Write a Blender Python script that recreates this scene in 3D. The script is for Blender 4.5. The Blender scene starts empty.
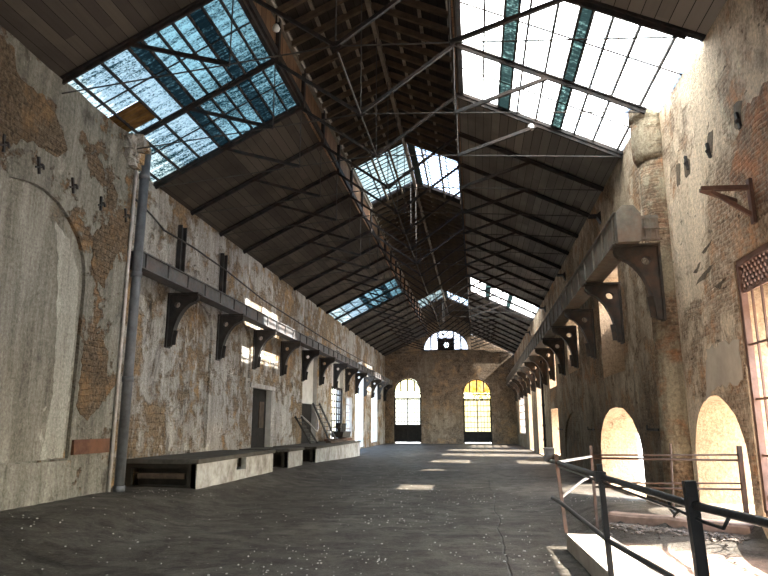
import bpy, bmesh, math, random
from mathutils import Vector, Matrix
from mathutils.geometry import tessellate_polygon
random.seed(7)
SC = bpy.context.scene
COL = SC.collection
V = Vector

# ------------------------------------------------------------------ helpers
def ordinal(n):
    w = ['zeroth','first','second','third','fourth','fifth','sixth','seventh','eighth','ninth','tenth','eleventh',
         'twelfth','thirteenth','fourteenth','fifteenth','sixteenth','seventeenth','eighteenth','nineteenth','twentieth']
    return w[n]

def link_mesh(name, bm, mat, parent=None, smooth=False, mat2=None):
    bmesh.ops.recalc_face_normals(bm, faces=bm.faces[:])
    me = bpy.data.meshes.new(name)
    bm.to_mesh(me); bm.free()
    me.materials.append(mat)
    if mat2 is not None: me.materials.append(mat2)
    if smooth:
        for p in me.polygons: p.use_smooth = True
    o = bpy.data.objects.new(name, me)
    COL.objects.link(o)
    if parent is not None: o.parent = parent
    return o

def tag(o, label, cat, group=None):
    o['label'] = label; o['category'] = cat
    if group: o['group'] = group
    return o

def struct(o):
    o['kind'] = 'structure'; return o

def thing(name, label, cat, loc=(0,0,0), group=None):
    o = bpy.data.objects.new(name, None); COL.objects.link(o)
    o.location = loc; o.empty_display_size = .2
    return tag(o, label, cat, group)

def copy_tree(o, loc, label=None):
    r = o.copy(); COL.objects.link(r); r.location = loc
    if label: r['label'] = label
    def rec(src, dst):
        for ch in list(src.children):
            c = ch.copy(); COL.objects.link(c); c.parent = dst
            rec(ch, c)
    rec(o, r)
    return r

def box(bm, x0, x1, y0, y1, z0, z1, jit=0):
    vs = [bm.verts.new((x, y, z)) for x in (x0, x1) for y in (y0, y1) for z in (z0, z1)]
    if jit:
        for v in vs: v.co += V((random.uniform(-jit,jit), random.uniform(-jit,jit), random.uniform(-jit,jit)))
    for f in ((0,1,3,2),(4,6,7,5),(0,4,5,1),(2,3,7,6),(0,2,6,4),(1,5,7,3)):
        bm.faces.new([vs[i] for i in f])
    return vs

def bar(bm, p, q, w, h, up=(0,0,1)):
    """rectangular bar between two points; w sideways, h along up"""
    p, q = V(p), V(q); d = (q-p).normalized(); up = V(up)
    if abs(d.dot(up)) > .98: up = V((0,1,0)) if abs(d.y) < .9 else V((1,0,0))
    s = d.cross(up).normalized(); u = s.cross(d).normalized()
    vs = []
    for c in (p, q):
        for a, b in ((-1,-1),(1,-1),(1,1),(-1,1)):
            vs.append(bm.verts.new(c + s*a*w/2 + u*b*h/2))
    bm.faces.new(vs[0:4]); bm.faces.new(vs[4:8][::-1])
    for i in range(4):
        j = (i+1) % 4
        bm.faces.new((vs[i], vs[j], vs[4+j], vs[4+i]))

def tube(bm, pts, r, n=8, rs=None):
    pts = [V(p) for p in pts]; rings = []
    for i, p in enumerate(pts):
        d = (pts[min(i+1, len(pts)-1)] - pts[max(i-1, 0)]).normalized()
        a = V((0,0,1)) if abs(d.z) < .9 else V((1,0,0))
        s = d.cross(a).normalized(); u = s.cross(d)
        rr = rs[i] if rs else r
        rings.append([bm.verts.new(p + (s*math.cos(2*math.pi*k/n) + u*math.sin(2*math.pi*k/n))*rr) for k in range(n)])
    for a, b in zip(rings, rings[1:]):
        for k in range(n):
            bm.faces.new((a[k], a[(k+1)%n], b[(k+1)%n], b[k]))
    bm.faces.new(rings[0][::-1]); bm.faces.new(rings[-1])

def slab(bm, outer, holes, mapf, T, back=True, reveal=False, reveal_skip=()):
    """flat panel with holes in (u,v), thickness T along w through mapf(u,v,w)"""
    loops = [outer] + holes
    flat = [p for l in loops for p in l]
    tris = tessellate_polygon([[V((p[0], p[1], 0)) for p in l] for l in loops])
    A = [bm.verts.new(mapf(p[0], p[1], 0)) for p in flat]
    B = [bm.verts.new(mapf(p[0], p[1], T)) for p in flat]
    for t in tris:
        try:
            bm.faces.new([A[i] for i in t])
            if back: bm.faces.new([B[i] for i in t][::-1])
        except ValueError: pass
    k = 0
    for l in loops:
        n = len(l)
        for i in range(n):
            a, b = k+i, k+(i+1) % n
            try:
                f = bm.faces.new((A[a], A[b], B[b], B[a]))
                if reveal and l is not outer and l not in reveal_skip: f.material_index = 1
            except ValueError: pass
        k += n

def arch(u0, u1, v0, vtop, rise=None, n=14, jit=0.0):
    """closed loop: straight jambs and an elliptical head reaching vtop"""
    c, r = (u0+u1)/2, (u1-u0)/2
    if rise is None: rise = r
    vs = vtop - rise
    pts = [(u0, v0), (u1, v0)]
    for i in range(n+1):
        a = math.pi*i/n
        pts.append((c + r*math.cos(a), vs + rise*math.sin(a)))
    return [(u + random.uniform(-jit, jit), v + random.uniform(-jit, jit)) if i > 1 else (u, v) for i, (u, v) in enumerate(pts)]

def rect(u0, u1, v0, v1): return [(u0,v0),(u1,v0),(u1,v1),(u0,v1)]

# ------------------------------------------------------------------ materials
class NT:
    def __init__(s, name):
        s.m = bpy.data.materials.new(name); s.m.use_nodes = True
        s.t = s.m.node_tree; s.t.nodes.clear()
        s.out = s.n('ShaderNodeOutputMaterial')
    def n(s, t, **k):
        x = s.t.nodes.new(t)
        for a, b in k.items(): setattr(x, a, b)
        return x
    def l(s, a, b): s.t.links.new(a, b)
    def inp(s, node, key, val):
        if hasattr(val, 'links') or isinstance(val, bpy.types.NodeSocket): s.l(val, node.inputs[key])
        else: node.inputs[key].default_value = val
    def co(s):
        if not hasattr(s, '_co'): s._co = s.n('ShaderNodeTexCoord').outputs['Object']
        return s._co
    def mapp(s, scale, loc=(0,0,0), rot=(0,0,0)):
        x = s.n('ShaderNodeMapping'); s.l(s.co(), x.inputs[0])
        x.inputs['Scale'].default_value = scale; x.inputs['Location'].default_value = loc; x.inputs['Rotation'].default_value = rot
        return x.outputs[0]
    def noise(s, scale, detail=4, rough=.55, vec=None, dist=0):
        x = s.n('ShaderNodeTexNoise'); s.l(vec if vec is not None else s.co(), x.inputs['Vector'])
        x.inputs['Scale'].default_value = scale; x.inputs['Detail'].default_value = detail
        x.inputs['Roughness'].default_value = rough; x.inputs['Distortion'].default_value = dist
        return x.outputs[0]
    def ramp(s, f, a, b, ca=(0,0,0,1), cb=(1,1,1,1)):
        x = s.n('ShaderNodeValToRGB'); s.l(f, x.inputs[0])
        x.color_ramp.elements[0].position = a; x.color_ramp.elements[1].position = b
        x.color_ramp.elements[0].color = ca; x.color_ramp.elements[1].color = cb
        return x.outputs[0]
    def mix(s, f, a, b, mode='MIX'):
        x = s.n('ShaderNodeMix', data_type='RGBA', blend_type=mode)
        s.inp(x, 0, f); s.inp(x, 6, a); s.inp(x, 7, b)
        return x.outputs[2]
    def math(s, op, a, b=0.0, c=0.0):
        x = s.n('ShaderNodeMath', operation=op)
        s.inp(x, 0, a); s.inp(x, 1, b); s.inp(x, 2, c)
        return x.outputs[0]
    def sep(s):
        x = s.n('ShaderNodeSeparateXYZ'); s.l(s.co(), x.inputs[0]); return x.outputs
    def comb(s, a, b, c=0.0):
        x = s.n('ShaderNodeCombineXYZ'); s.inp(x, 0, a); s.inp(x, 1, b); s.inp(x, 2, c); return x.outputs[0]
    def bump(s, h, strength=.5, dist=.03):
        x = s.n('ShaderNodeBump'); s.l(h, x.inputs['Height'])
        x.inputs['Strength'].default_value = strength; x.inputs['Distance'].default_value = dist
        return x.outputs[0]
    def bsdf(s, color, rough=.8, bump=None, metal=0.0, spec=.3):
        x = s.n('ShaderNodeBsdfPrincipled')
        s.inp(x, 'Base Color', color); s.inp(x, 'Roughness', rough); s.inp(x, 'Metallic', metal)
        x.inputs['Specular IOR Level'].default_value = spec
        if bump is not None: s.l(bump, x.inputs['Normal'])
        s.l(x.outputs[0], s.out.inputs[0])
        return s.m

def rgb(r, g, b): return (r, g, b, 1)

def plaster_wall(name, pl1, pl2, ex1, ex2, mortar, thr, axis, stain=.35, brick=(.34,.11), seed=0., soft=.03, streak=.45, bumpd=.06, midw=.34, run=.62, pits=0., damp=0.):
    t = NT(name); s = t.sep()
    uv = t.comb(s[1] if axis == 'Y' else s[0], s[2])
    off = t.mapp((1,1,1), (seed, seed*1.7, seed*.6))
    big = t.noise(.42, 8, .62, off, .6)
    mid = t.noise(2.2, 8, .65, off, .3)
    fine = t.noise(14, 6, .7, off)
    sum_ = t.math('ADD', t.math('MULTIPLY', big, 1-midw), t.math('MULTIPLY', mid, midw))
    mask = t.ramp(sum_, thr-soft, thr+soft)
    # plaster with weathering runs
    st = t.noise(1.0, 7, .65, t.mapp((2.6,2.6,.26), (seed,0,0)), .3)
    st2 = t.noise(1.0, 6, .7, t.mapp((9,9,.7), (0,seed,0)))
    pc = t.mix(t.ramp(st, .36, .64), pl2, pl1)
    pc = t.mix(t.ramp(st2, .5, .78), pc, rgb(*(c*run for c in pl2[:3])))
    pc = t.mix(t.math('MULTIPLY', t.ramp(fine, .4, .7), .35), pc, rgb(*(min(1, c*1.25) for c in pl1[:3])))
    # bare masonry
    br = t.n('ShaderNodeTexBrick')
    wob = t.noise(1.6, 3)
    add = t.n('ShaderNodeVectorMath', operation='ADD'); t.l(uv, add.inputs[0])
    t.l(t.comb(t.math('MULTIPLY', wob, .25), t.math('MULTIPLY', wob, .18)), add.inputs[1])
    t.l(add.outputs[0], br.inputs['Vector'])
    br.inputs['Color1'].default_value = ex1; br.inputs['Color2'].default_value = ex2; br.inputs['Mortar'].default_value = mortar
    br.inputs['Scale'].default_value = 1; br.inputs['Mortar Size'].default_value = .016; br.inputs['Mortar Smooth'].default_value = .6
    br.inputs['Brick Width'].default_value = brick[0]; br.inputs['Row Height'].default_value = brick[1]
    vor = t.n('ShaderNodeTexVoronoi'); t.l(off, vor.inputs['Vector']); vor.inputs['Scale'].default_value = 5.5
    ec = t.mix(t.ramp(mid, .42, .62), br.outputs[0], mortar)
    ec = t.mix(t.ramp(fine, .42, .66), ec, rgb(*(c*.45 for c in ex2[:3])))
    ec = t.mix(t.ramp(t.noise(1.1, 6, .7, t.mapp((1,1,1),(3,seed,1))), .5, .66), ec, rgb(ex1[0]*1.35, ex1[1]*1.2, ex1[2]*1.0))
    col = t.mix(mask, pc, ec)
    # dark damp stains, and pale scuffs
    dk = t.ramp(t.noise(.9, 8, .68, t.mapp((1.4,1.4,.8), (seed+5,2,1)), .5), .56, .72)
    col = t.mix(t.math('MULTIPLY', dk, stain), col, rgb(.035,.03,.024))
    wt = t.ramp(t.noise(1.0, 8, .7, t.mapp((2.2,2.2,.8), (seed-4,1,7)), .4), .6, .68)
    col = t.mix(t.math('MULTIPLY', wt, streak), col, rgb(*(min(1,c*1.45) for c in pl1[:3])))
    spk = t.noise(21, 8, .78, t.mapp((1,1,.8), (1,seed,2)))
    col = t.mix(1.0, col, t.ramp(spk, .3, .68, rgb(.55,.53,.51), rgb(1.36,1.36,1.36)), 'MULTIPLY')
    if damp:
        mr = t.n('ShaderNodeMapRange'); t.l(t.math('ADD', s[2], t.math('MULTIPLY', t.math('SUBTRACT', mid, .5), 3.2)), mr.inputs[0]); mr.inputs[1].default_value = 3.1; mr.inputs[2].default_value = 1.7
        col = t.mix(t.math('MULTIPLY', mr.outputs[0], damp), col, rgb(.055,.043,.031))
    if pits:
        pt = t.noise(1, 5, .6, t.mapp((2.2,3.0,6.5), (0,0,seed), (.45,0,0)))
        col = t.mix(t.math('MULTIPLY', t.ramp(pt, .64, .7), pits), col, rgb(.06,.04,.028))
    hgt = t.math('ADD', t.math('MULTIPLY', mask, -1.0), t.math('MULTIPLY', fine, .8))
    hgt = t.math('ADD', hgt, t.math('MULTIPLY', t.math('MULTIPLY', br.outputs['Fac'], mask), -.7))
    hgt = t.math('ADD', hgt, t.math('MULTIPLY', mid, .6))
    return t.bsdf(col, .92, t.bump(hgt, .8, bumpd), spec=.15)

M = {}
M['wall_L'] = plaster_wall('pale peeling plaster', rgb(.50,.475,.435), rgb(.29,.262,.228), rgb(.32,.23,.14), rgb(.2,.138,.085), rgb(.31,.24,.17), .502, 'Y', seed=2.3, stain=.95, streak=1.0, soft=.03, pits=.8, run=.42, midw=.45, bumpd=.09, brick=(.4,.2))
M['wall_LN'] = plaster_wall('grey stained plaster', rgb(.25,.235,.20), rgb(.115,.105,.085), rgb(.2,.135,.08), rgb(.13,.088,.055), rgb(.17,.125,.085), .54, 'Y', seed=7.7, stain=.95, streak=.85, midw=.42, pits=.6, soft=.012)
M['niche'] = plaster_wall('streaked lime plaster', rgb(.31,.295,.255), rgb(.135,.12,.095), rgb(.27,.185,.11), rgb(.17,.12,.075), rgb(.22,.17,.12), .66, 'Y', seed=4.1, stain=.85, streak=.9, pits=.4)
M['wall_R'] = plaster_wall('tan peeling plaster', rgb(.62,.5,.365), rgb(.37,.285,.2), rgb(.37,.23,.14), rgb(.24,.155,.095), rgb(.42,.315,.215), .50, 'Y', midw=.45, bumpd=.1, pits=.7, damp=.62, seed=11.2, stain=.75, streak=.45, brick=(.3,.075))
M['wall_RN'] = plaster_wall('warm tan plaster with brick', rgb(.78,.63,.465), rgb(.6,.47,.335), rgb(.47,.27,.16), rgb(.36,.22,.135), rgb(.56,.43,.31), .545, 'Y', midw=.42, bumpd=.1, run=.85, pits=.75, seed=15.9, stain=.6, streak=.4, brick=(.3,.075))
M['wall_F'] = plaster_wall('brown rubble masonry', rgb(.36,.285,.205), rgb(.24,.185,.13), rgb(.30,.22,.145), rgb(.16,.115,.075), rgb(.33,.25,.18), .43, 'X', seed=1.4, stain=.8, streak=.2, brick=(.55,.25), bumpd=.1)
M['pier_R'] = plaster_wall('greenish brown pier plaster', rgb(.36,.31,.22), rgb(.25,.20,.14), rgb(.32,.17,.10), rgb(.2,.12,.07), rgb(.3,.22,.15), .5, 'Y', seed=21., stain=.6)

M['bare_L'] = plaster_wall('bare ochre rubble', rgb(.3,.2,.12), rgb(.2,.14,.08), rgb(.18,.125,.078), rgb(.11,.078,.05), rgb(.18,.138,.096), .2, 'Y', seed=31., stain=.5, streak=.15, brick=(.28,.12), bumpd=.12)
M['bare_R'] = plaster_wall('bare red brick', rgb(.3,.2,.12), rgb(.2,.14,.08), rgb(.40,.20,.115), rgb(.28,.15,.09), rgb(.42,.31,.22), .2, 'Y', seed=33., stain=.5, streak=.15, brick=(.26,.07), bumpd=.12)
M['damp'] = plaster_wall('dark damp plaster', rgb(.17,.13,.09), rgb(.10,.075,.052), rgb(.14,.095,.06), rgb(.09,.06,.04), rgb(.15,.11,.075), .56, 'Y', seed=37., stain=.6, streak=.3)
M['wash'] = plaster_wall('pale lime wash', rgb(.36,.345,.30), rgb(.26,.245,.21), rgb(.21,.135,.075), rgb(.13,.085,.05), rgb(.2,.145,.095), .68, 'Y', seed=41., stain=.3, streak=.5)
M['reveal_R'] = plaster_wall('tan reveal plaster', rgb(.42,.30,.195), rgb(.33,.235,.15), rgb(.30,.185,.11), rgb(.24,.15,.09), rgb(.36,.26,.17), .6, 'Y', seed=45., stain=.3, streak=.4, brick=(.6,.3), run=.9)
def make_metal(name, c, rust=.0, rough=.6):
    t = NT(name)
    f = t.noise(5, 6, .65); col = t.mix(t.ramp(f, .35, .7), c, rgb(*(x*1.8+.01 for x in c[:3])))
    if rust: col = t.mix(t.math('MULTIPLY', t.ramp(t.noise(2.2, 7, .7), .45, .6), rust), col, rgb(.16,.07,.035))
    return t.bsdf(col, rough, t.bump(t.noise(30, 4), .25, .01), spec=.35)
M['iron'] = make_metal('dark roof iron', rgb(.008,.007,.0065), .1, .85)
M['rod'] = make_metal('thin rod iron', rgb(.025,.023,.021), .1, .75)
M['girder'] = make_metal('weathered grey girder', rgb(.06,.06,.06), .25)
M['girder_R'] = make_metal('brown grey girder', rgb(.11,.095,.075), .4)
M['bracket'] = make_metal('black cast iron', rgb(.016,.015,.014), .1)
M['bracket_R'] = make_metal('brown cast iron', rgb(.032,.026,.02), .35)
M['pipe'] = make_metal('grey painted pipe', rgb(.075,.078,.085), .05, .45)
M['rust'] = make_metal('rusted iron plate', rgb(.075,.032,.018), .7, .85)
M['grille'] = make_metal('brown iron grille', rgb(.10,.055,.042), .4)
M['grille_pale'] = make_metal('pale dusty grille', rgb(.34,.30,.28), .2)
M['rail'] = make_metal('black rail paint', rgb(.016,.015,.016), .0, .38)
M['rail_rust'] = make_metal('rusty guard rail', rgb(.06,.04,.032), .5)
M['rail_grey'] = make_metal('grey rail', rgb(.36,.33,.31), .1)

def make_wood(name, c1, c2, axis=1, w=.2, gap=.05):
    """boards running along Y (axis 1): board number from the X coordinate"""
    t = NT(name); s = t.sep()
    x = t.math('DIVIDE', s[0 if axis == 1 else 1], w)
    idn = t.math('FLOOR', x); fr = t.math('FRACT', x)
    seg = t.math('FLOOR', t.math('DIVIDE', t.math('ADD', s[1 if axis == 1 else 0], t.math('MULTIPLY', idn, 1.37)), 4.3))
    wn = t.n('ShaderNodeTexWhiteNoise', noise_dimensions='2D'); t.l(t.comb(idn, seg), wn.inputs['Vector'])
    grain = t.noise(1, 6, .6, t.mapp((14,.7,14) if axis == 1 else (.7,14,14)))
    f = t.math('ADD', t.math('MULTIPLY', wn.outputs[0], .6), t.math('MULTIPLY', grain, .4))
    col = t.mix(t.ramp(f, .2, .8), c1, c2)
    g = t.math('LESS_THAN', fr, gap)
    col = t.mix(g, col, rgb(.006,.005,.004))
    col = t.mix(t.ramp(t.noise(.5, 5), .45, .75), col, rgb(*(c*.55 for c in c1[:3])))
    return t.bsdf(col, .85, t.bump(t.math('SUBTRACT', grain, t.math('MULTIPLY', g, 2.0)), .4, .02), spec=.15)
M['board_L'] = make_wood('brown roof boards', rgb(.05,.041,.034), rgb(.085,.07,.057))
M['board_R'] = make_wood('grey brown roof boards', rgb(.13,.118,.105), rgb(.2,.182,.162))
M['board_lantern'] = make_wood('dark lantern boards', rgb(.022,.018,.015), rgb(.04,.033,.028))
M['board_side'] = make_wood('reddish lantern side boards', rgb(.15,.085,.05), rgb(.24,.14,.08), axis=0, w=.3)

def plain(name, c, c2=None, scale=6, rough=.85, b=.3):
    t = NT(name); f = t.noise(scale, 6, .65)
    return t.bsdf(t.mix(t.ramp(f, .35, .68), c, c2 or rgb(*(x*.6 for x in c[:3]))), rough, t.bump(f, b, .02), spec=.2)
M['rafter'] = plain('brown rafter wood', rgb(.09,.062,.04), rgb(.045,.032,.023), 3)
M['batten'] = plain('pale batten wood', rgb(.2,.17,.14), rgb(.1,.083,.066), 3)
M['door_dark'] = plain('dark door wood', rgb(.012,.0105,.009), rgb(.024,.02,.016), 4)
M['timber'] = plain('dusty timber', rgb(.10,.07,.05), rgb(.05,.036,.027), 4)
M['timber_red'] = plain('reddish timber', rgb(.13,.06,.04), rgb(.06,.035,.025), 4)
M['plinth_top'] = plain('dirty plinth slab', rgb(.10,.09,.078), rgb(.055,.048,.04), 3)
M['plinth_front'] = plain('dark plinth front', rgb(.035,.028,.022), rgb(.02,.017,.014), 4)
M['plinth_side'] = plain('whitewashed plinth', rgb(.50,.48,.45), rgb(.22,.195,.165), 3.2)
M['slab'] = plain('pale concrete coping', rgb(.62,.55,.47), rgb(.48,.4,.33), 5)
M['curb'] = plain('pinkish stone curb', rgb(.34,.24,.19), rgb(.2,.14,.11), 5)
M['rubble'] = plain('grey rubble', rgb(.24,.2,.17), rgb(.08,.066,.055), 9)
M['outside_ground'] = plain('pale yard ground', rgb(.62,.58,.52), rgb(.5,.46,.41), .6)
M['chip'] = plain('pale debris', rgb(.75,.73,.69), rgb(.45,.43,.4), 20)
M['white'] = plain('white enamel', rgb(.75,.74,.71), rgb(.6,.59,.56), 8, .5)
M['cloth'] = plain('white rope', rgb(.5,.48,.45), rgb(.3,.29,.27), 18)
M['reveal_L'] = plain('pale reveal plaster', rgb(.55,.53,.5), rgb(.4,.375,.34), 1.6)
M['repair'] = plain('grey repair mortar', rgb(.5,.42,.33), rgb(.38,.31,.24), 2.5)
M['infill'] = plain('grey brick infill', rgb(.36,.345,.34), rgb(.26,.245,.24), 2)
M['foliage'] = plain('yellowing leaves', rgb(.55,.36,.05), rgb(.22,.24,.05), 3)
M['bark'] = plain('tree bark', rgb(.09,.065,.045), rgb(.05,.037,.027), 6)

def floor_mat():
    t = NT('dirty concrete floor'); s = t.sep()
    a = t.noise(.35, 8, .62, None, .4); b = t.noise(2.4, 8, .68, None, .3); c = t.noise(16, 6, .7)
    col = t.mix(t.ramp(a, .36, .66), rgb(.026,.019,.012), rgb(.10,.088,.073))
    col = t.mix(t.ramp(b, .46, .66), col, rgb(.022,.017,.012))
    col = t.mix(t.math('MULTIPLY', t.ramp(c, .48, .75), .55), col, rgb(.16,.148,.13))
    # dark scuffed dirt lying across the hall
    d = t.ramp(t.noise(1, 8, .7, t.mapp((.5,1.5,1)), .6), .52, .66)
    col = t.mix(t.math('MULTIPLY', d, .85), col, rgb(.012,.009,.006))
    # sandy soil to the right of the coping
    sx = t.n('ShaderNodeMapRange', interpolation_type='SMOOTHSTEP'); t.l(s[0], sx.inputs[0])
    sx.inputs[1].default_value = 1.45; sx.inputs[2].default_value = 1.75
    sy = t.n('ShaderNodeMapRange', interpolation_type='SMOOTHSTEP'); t.l(t.math('ADD', s[1], t.math('MULTIPLY', s[0], .63)), sy.inputs[0])
    sy.inputs[1].default_value = 11.1; sy.inputs[2].default_value = 10.7
    sand = t.math('MULTIPLY', sx.outputs[0], sy.outputs[0])
    sc = t.mix(t.ramp(b, .4, .65), rgb(.42,.29,.22), rgb(.28,.2,.155))
    col = t.mix(sand, col, sc)
    # expansion joint
    j = t.math('ABSOLUTE', t.math('ADD', t.math('SUBTRACT', s[0], .33), t.math('MULTIPLY', t.math('SUBTRACT', t.noise(.35, 4), .5), .45)))
    jl = t.ramp(j, .006, .018, (1,1,1,1), (0,0,0,1))
    col = t.mix(t.math('MULTIPLY', jl, .6), col, rgb(.02,.018,.015))
    g2 = t.noise(45, 5, .75); col = t.mix(1.0, col, t.ramp(g2, .32, .68, rgb(.5,.48,.45), rgb(1.5,1.5,1.5)), 'MULTIPLY')
    h = t.math('ADD', t.math('ADD', t.math('MULTIPLY', b, 1.2), t.math('MULTIPLY', c, .9)), t.math('MULTIPLY', g2, .35))
    h = t.math('SUBTRACT', h, jl)
    r = t.math('ADD', t.math('MULTIPLY', b, .45), .32)
    return t.bsdf(col, r, t.bump(h, .7, .035), spec=.25)
M['floor'] = floor_mat()

def sheet(name, base, dirt, amount, clear=.0, seed=0., eave=None):
    """grimy translucent corrugated sheet: grooves up the slope, speckled dirt"""
    t = NT(name)
    sp = t.noise(1, 7, .8, t.mapp((17,30,17), (seed,0,0)), .2)
    big = t.noise(.5, 4, .6, t.mapp((1,1,1), (seed,3,0)))
    lines = t.noise(1, 3, .6, t.mapp((.6,9,.6)))
    f = t.math('ADD', t.math('ADD', t.math('MULTIPLY', sp, .55), t.math('MULTIPLY', big, .2)), t.math('MULTIPLY', lines, .25))
    m = t.ramp(f, amount-.05, amount+.05)
    col = t.mix(m, dirt, base)
    if eave:
        mr = t.n('ShaderNodeMapRange'); t.l(t.sep()[0], mr.inputs[0]); mr.inputs[1].default_value = -6.6; mr.inputs[2].default_value = -5.8
        col = t.mix(t.math('MULTIPLY', t.math('SUBTRACT', 1.0, mr.outputs[0]), m), col, eave)
    tr = t.n('ShaderNodeBsdfTranslucent'); t.l(col, tr.inputs[0])
    df = t.n('ShaderNodeBsdfDiffuse'); t.l(col, df.inputs[0])
    mx = t.n('ShaderNodeMixShader'); mx.inputs[0].default_value = .12
    t.l(tr.outputs[0], mx.inputs[1]); t.l(df.outputs[0], mx.inputs[2])
    last = mx.outputs[0]
    if clear:
        tp = t.n('ShaderNodeBsdfTransparent'); tp.inputs[0].default_value = (.9,.95,1,1)
        m2 = t.n('ShaderNodeMixShader')
        t.l(t.math('MULTIPLY', t.ramp(f, amount-.1, amount+.02), clear), m2.inputs[0])
        t.l(last, m2.inputs[1]); t.l(tp.outputs[0], m2.inputs[2]); last = m2.outputs[0]
    t.l(last, t.out.inputs[0])
    return t.m
M['sheet_L'] = sheet('shaded blue green corrugated sheet', rgb(.115,.17,.15), rgb(.003,.009,.009), .505, 0, eave=rgb(.17,.18,.16))  # same sheeting as the right slope; its weaker light is in the darker base
M['sheet_R'] = sheet('sunlit white corrugated sheet', rgb(.8,.84,.82), rgb(.004,.008,.007), .425, 0, seed=3.)  # sunlit copy of the left sheeting: the sun's glare is in the pale base
M['sheet_top'] = sheet('pale lantern sheet', rgb(.125,.15,.135), rgb(.03,.045,.042), .46, 0, seed=5.)
M['strip_sheet'] = sheet('soiled corrugated strip', rgb(.045,.08,.074), rgb(.002,.004,.004), .575, 0, seed=9.)
M['sheet_clear'] = sheet('clear lantern sheet', rgb(.9,.93,.95), rgb(.4,.45,.45), .40, .95, seed=6.)
M['rust_sheet'] = plain('rusted roof sheet', rgb(.16,.085,.025), rgb(.07,.035,.012), 4)
M['strip'] = plain('dark skylight strip', rgb(.018,.032,.032), rgb(.03,.045,.045), 8)

def glass(name, c, clear):
    t = NT(name)
    f = t.noise(2.2, 4, .6)
    col = t.mix(t.ramp(f, .4, .62), c, rgb(*(min(1, x*.75+.1) for x in c[:3])))
    tr = t.n('ShaderNodeBsdfTranslucent'); t.l(col, tr.inputs[0])
    tp = t.n('ShaderNodeBsdfTransparent'); t.l(col, tp.inputs[0])
    mx = t.n('ShaderNodeMixShader'); mx.inputs[0].default_value = clear
    t.l(tr.outputs[0], mx.inputs[1]); t.l(tp.outputs[0], mx.inputs[2]); t.l(mx.outputs[0], t.out.inputs[0])
    return t.m
M['pane_white'] = glass('milky glass', rgb(.42,.42,.39), .45)
M['pane_amber'] = glass('amber glass', rgb(.36,.17,.025), .45)
M['pane_yellow'] = glass('yellowed glass', rgb(.44,.37,.19), .45)
M['pane_violet'] = glass('faint violet glass', rgb(.42,.40,.48), .5)

# ------------------------------------------------------------------ main dimensions
XL, XLN, XR, XRN, XC = -8.1, -7.5, 3.5, 3.75, -2.25
YB, YF = -5.0, 58.0
QL, QR = -4.2, -.25
def zl(x): return 7.75 + (x - XL)*.487
def zr(x): return 7.75 + (XR - x)*.5
ZQL, ZQR = zl(QL), zr(QR)
ZLE, ZLR = 10.7, 11.6               # lantern eave and ridge
TY = [8.2 + 2.17*k for k in range(23)]
TY[1] -= .35
SKY = [(TY[1], TY[3]), (TY[12], TY[14])]

mapL = lambda x0: (lambda u, v, w: V((x0 - w, u, v)))
mapR = lambda x0: (lambda u, v, w: V((x0 + w, u, v)))
mapF = lambda y0: (lambda u, v, w: V((u, y0 + w, v)))

def wall_outline(y0, y1, zb, ztop, jit=.07, step=.45):
    pts = [(y0, zb), (y1, zb)]
    n = int((y1-y0)/step)
    for i in range(n+1):
        y = y1 - (y1-y0)*i/n
        pts.append((y, ztop + (random.uniform(-jit, jit) if 0 < i < n else 0)))
    return pts

# ------------------------------------------------------------------ left wall
TLW = .45
holesL = [rect(22.9, 25.1, .62, 3.0),                 # doorway
          arch(29.75, 32.55, .72, 6.0, .9),           # tall opening with boarded door
          arch(36.0, 39.2, .72, 6.0, .9),             # grilled window
          rect(40.3, 42.2, .9, 3.4),                  # narrow grille
          arch(43.5, 46.6, .1, 6.0, .9),
          arch(50.3, 53.3, .3, 5.4, .9)]
# two arched brick recesses under the start of the girder
rec = [arch(16.35, 18.95, .95, 5.25, .75, jit=.015), arch(19.6, 22.5, 3.3, 5.25, .75, jit=.015)]
bm = bmesh.new()
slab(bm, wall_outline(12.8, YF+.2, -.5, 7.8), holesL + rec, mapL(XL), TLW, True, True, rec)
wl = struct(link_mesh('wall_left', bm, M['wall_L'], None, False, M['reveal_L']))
bm = bmesh.new()
for h in rec:
    u0, u1 = min(p[0] for p in h), max(p[0] for p in h); v0, v1 = min(p[1] for p in h), max(p[1] for p in h)
    box(bm, XL-.16, XL-.08, u0-.05, u1+.05, v0-.05, v1+.05)
link_mesh('recess_back', bm, M['wall_L'], wl)
# pale outer reveal of the wide opening (daylight beyond)
niche = arch(8.0, 11.3, 1.04, 5.76, 1.5, 24, jit=.01)
bm = bmesh.new()
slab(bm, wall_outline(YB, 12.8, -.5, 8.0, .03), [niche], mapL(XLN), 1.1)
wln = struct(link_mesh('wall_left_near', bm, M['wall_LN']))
bm = bmesh.new(); box(bm, XLN-.2, XLN-.07, 7.4, 11.35, .99, 5.75)
link_mesh('niche_back', bm, M['niche'], wln)
bm = bmesh.new(); slab(bm, [(7.1,-.3),(11.33,-.3),(11.33,1.0),(7.1,1.04)], [], lambda u,v,w: V((XLN+.05-w,u,v)), .1)
link_mesh('niche_plinth', bm, M['niche'], wln)
# rubble head on the wall end
bm = bmesh.new()
for i in range(14):
    c = V((XLN + random.uniform(-.15,.1), 12.55+random.uniform(-.35,.22), 7.7+random.uniform(-.3,.2)))
    r = random.uniform(.1,.2); box(bm, c.x-r, c.x+r, c.y-r, c.y+r, c.z-r*.6, c.z+r*.6, r*.3)
link_mesh('rubble_cap', bm, M['wall_L'], wln)

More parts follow.
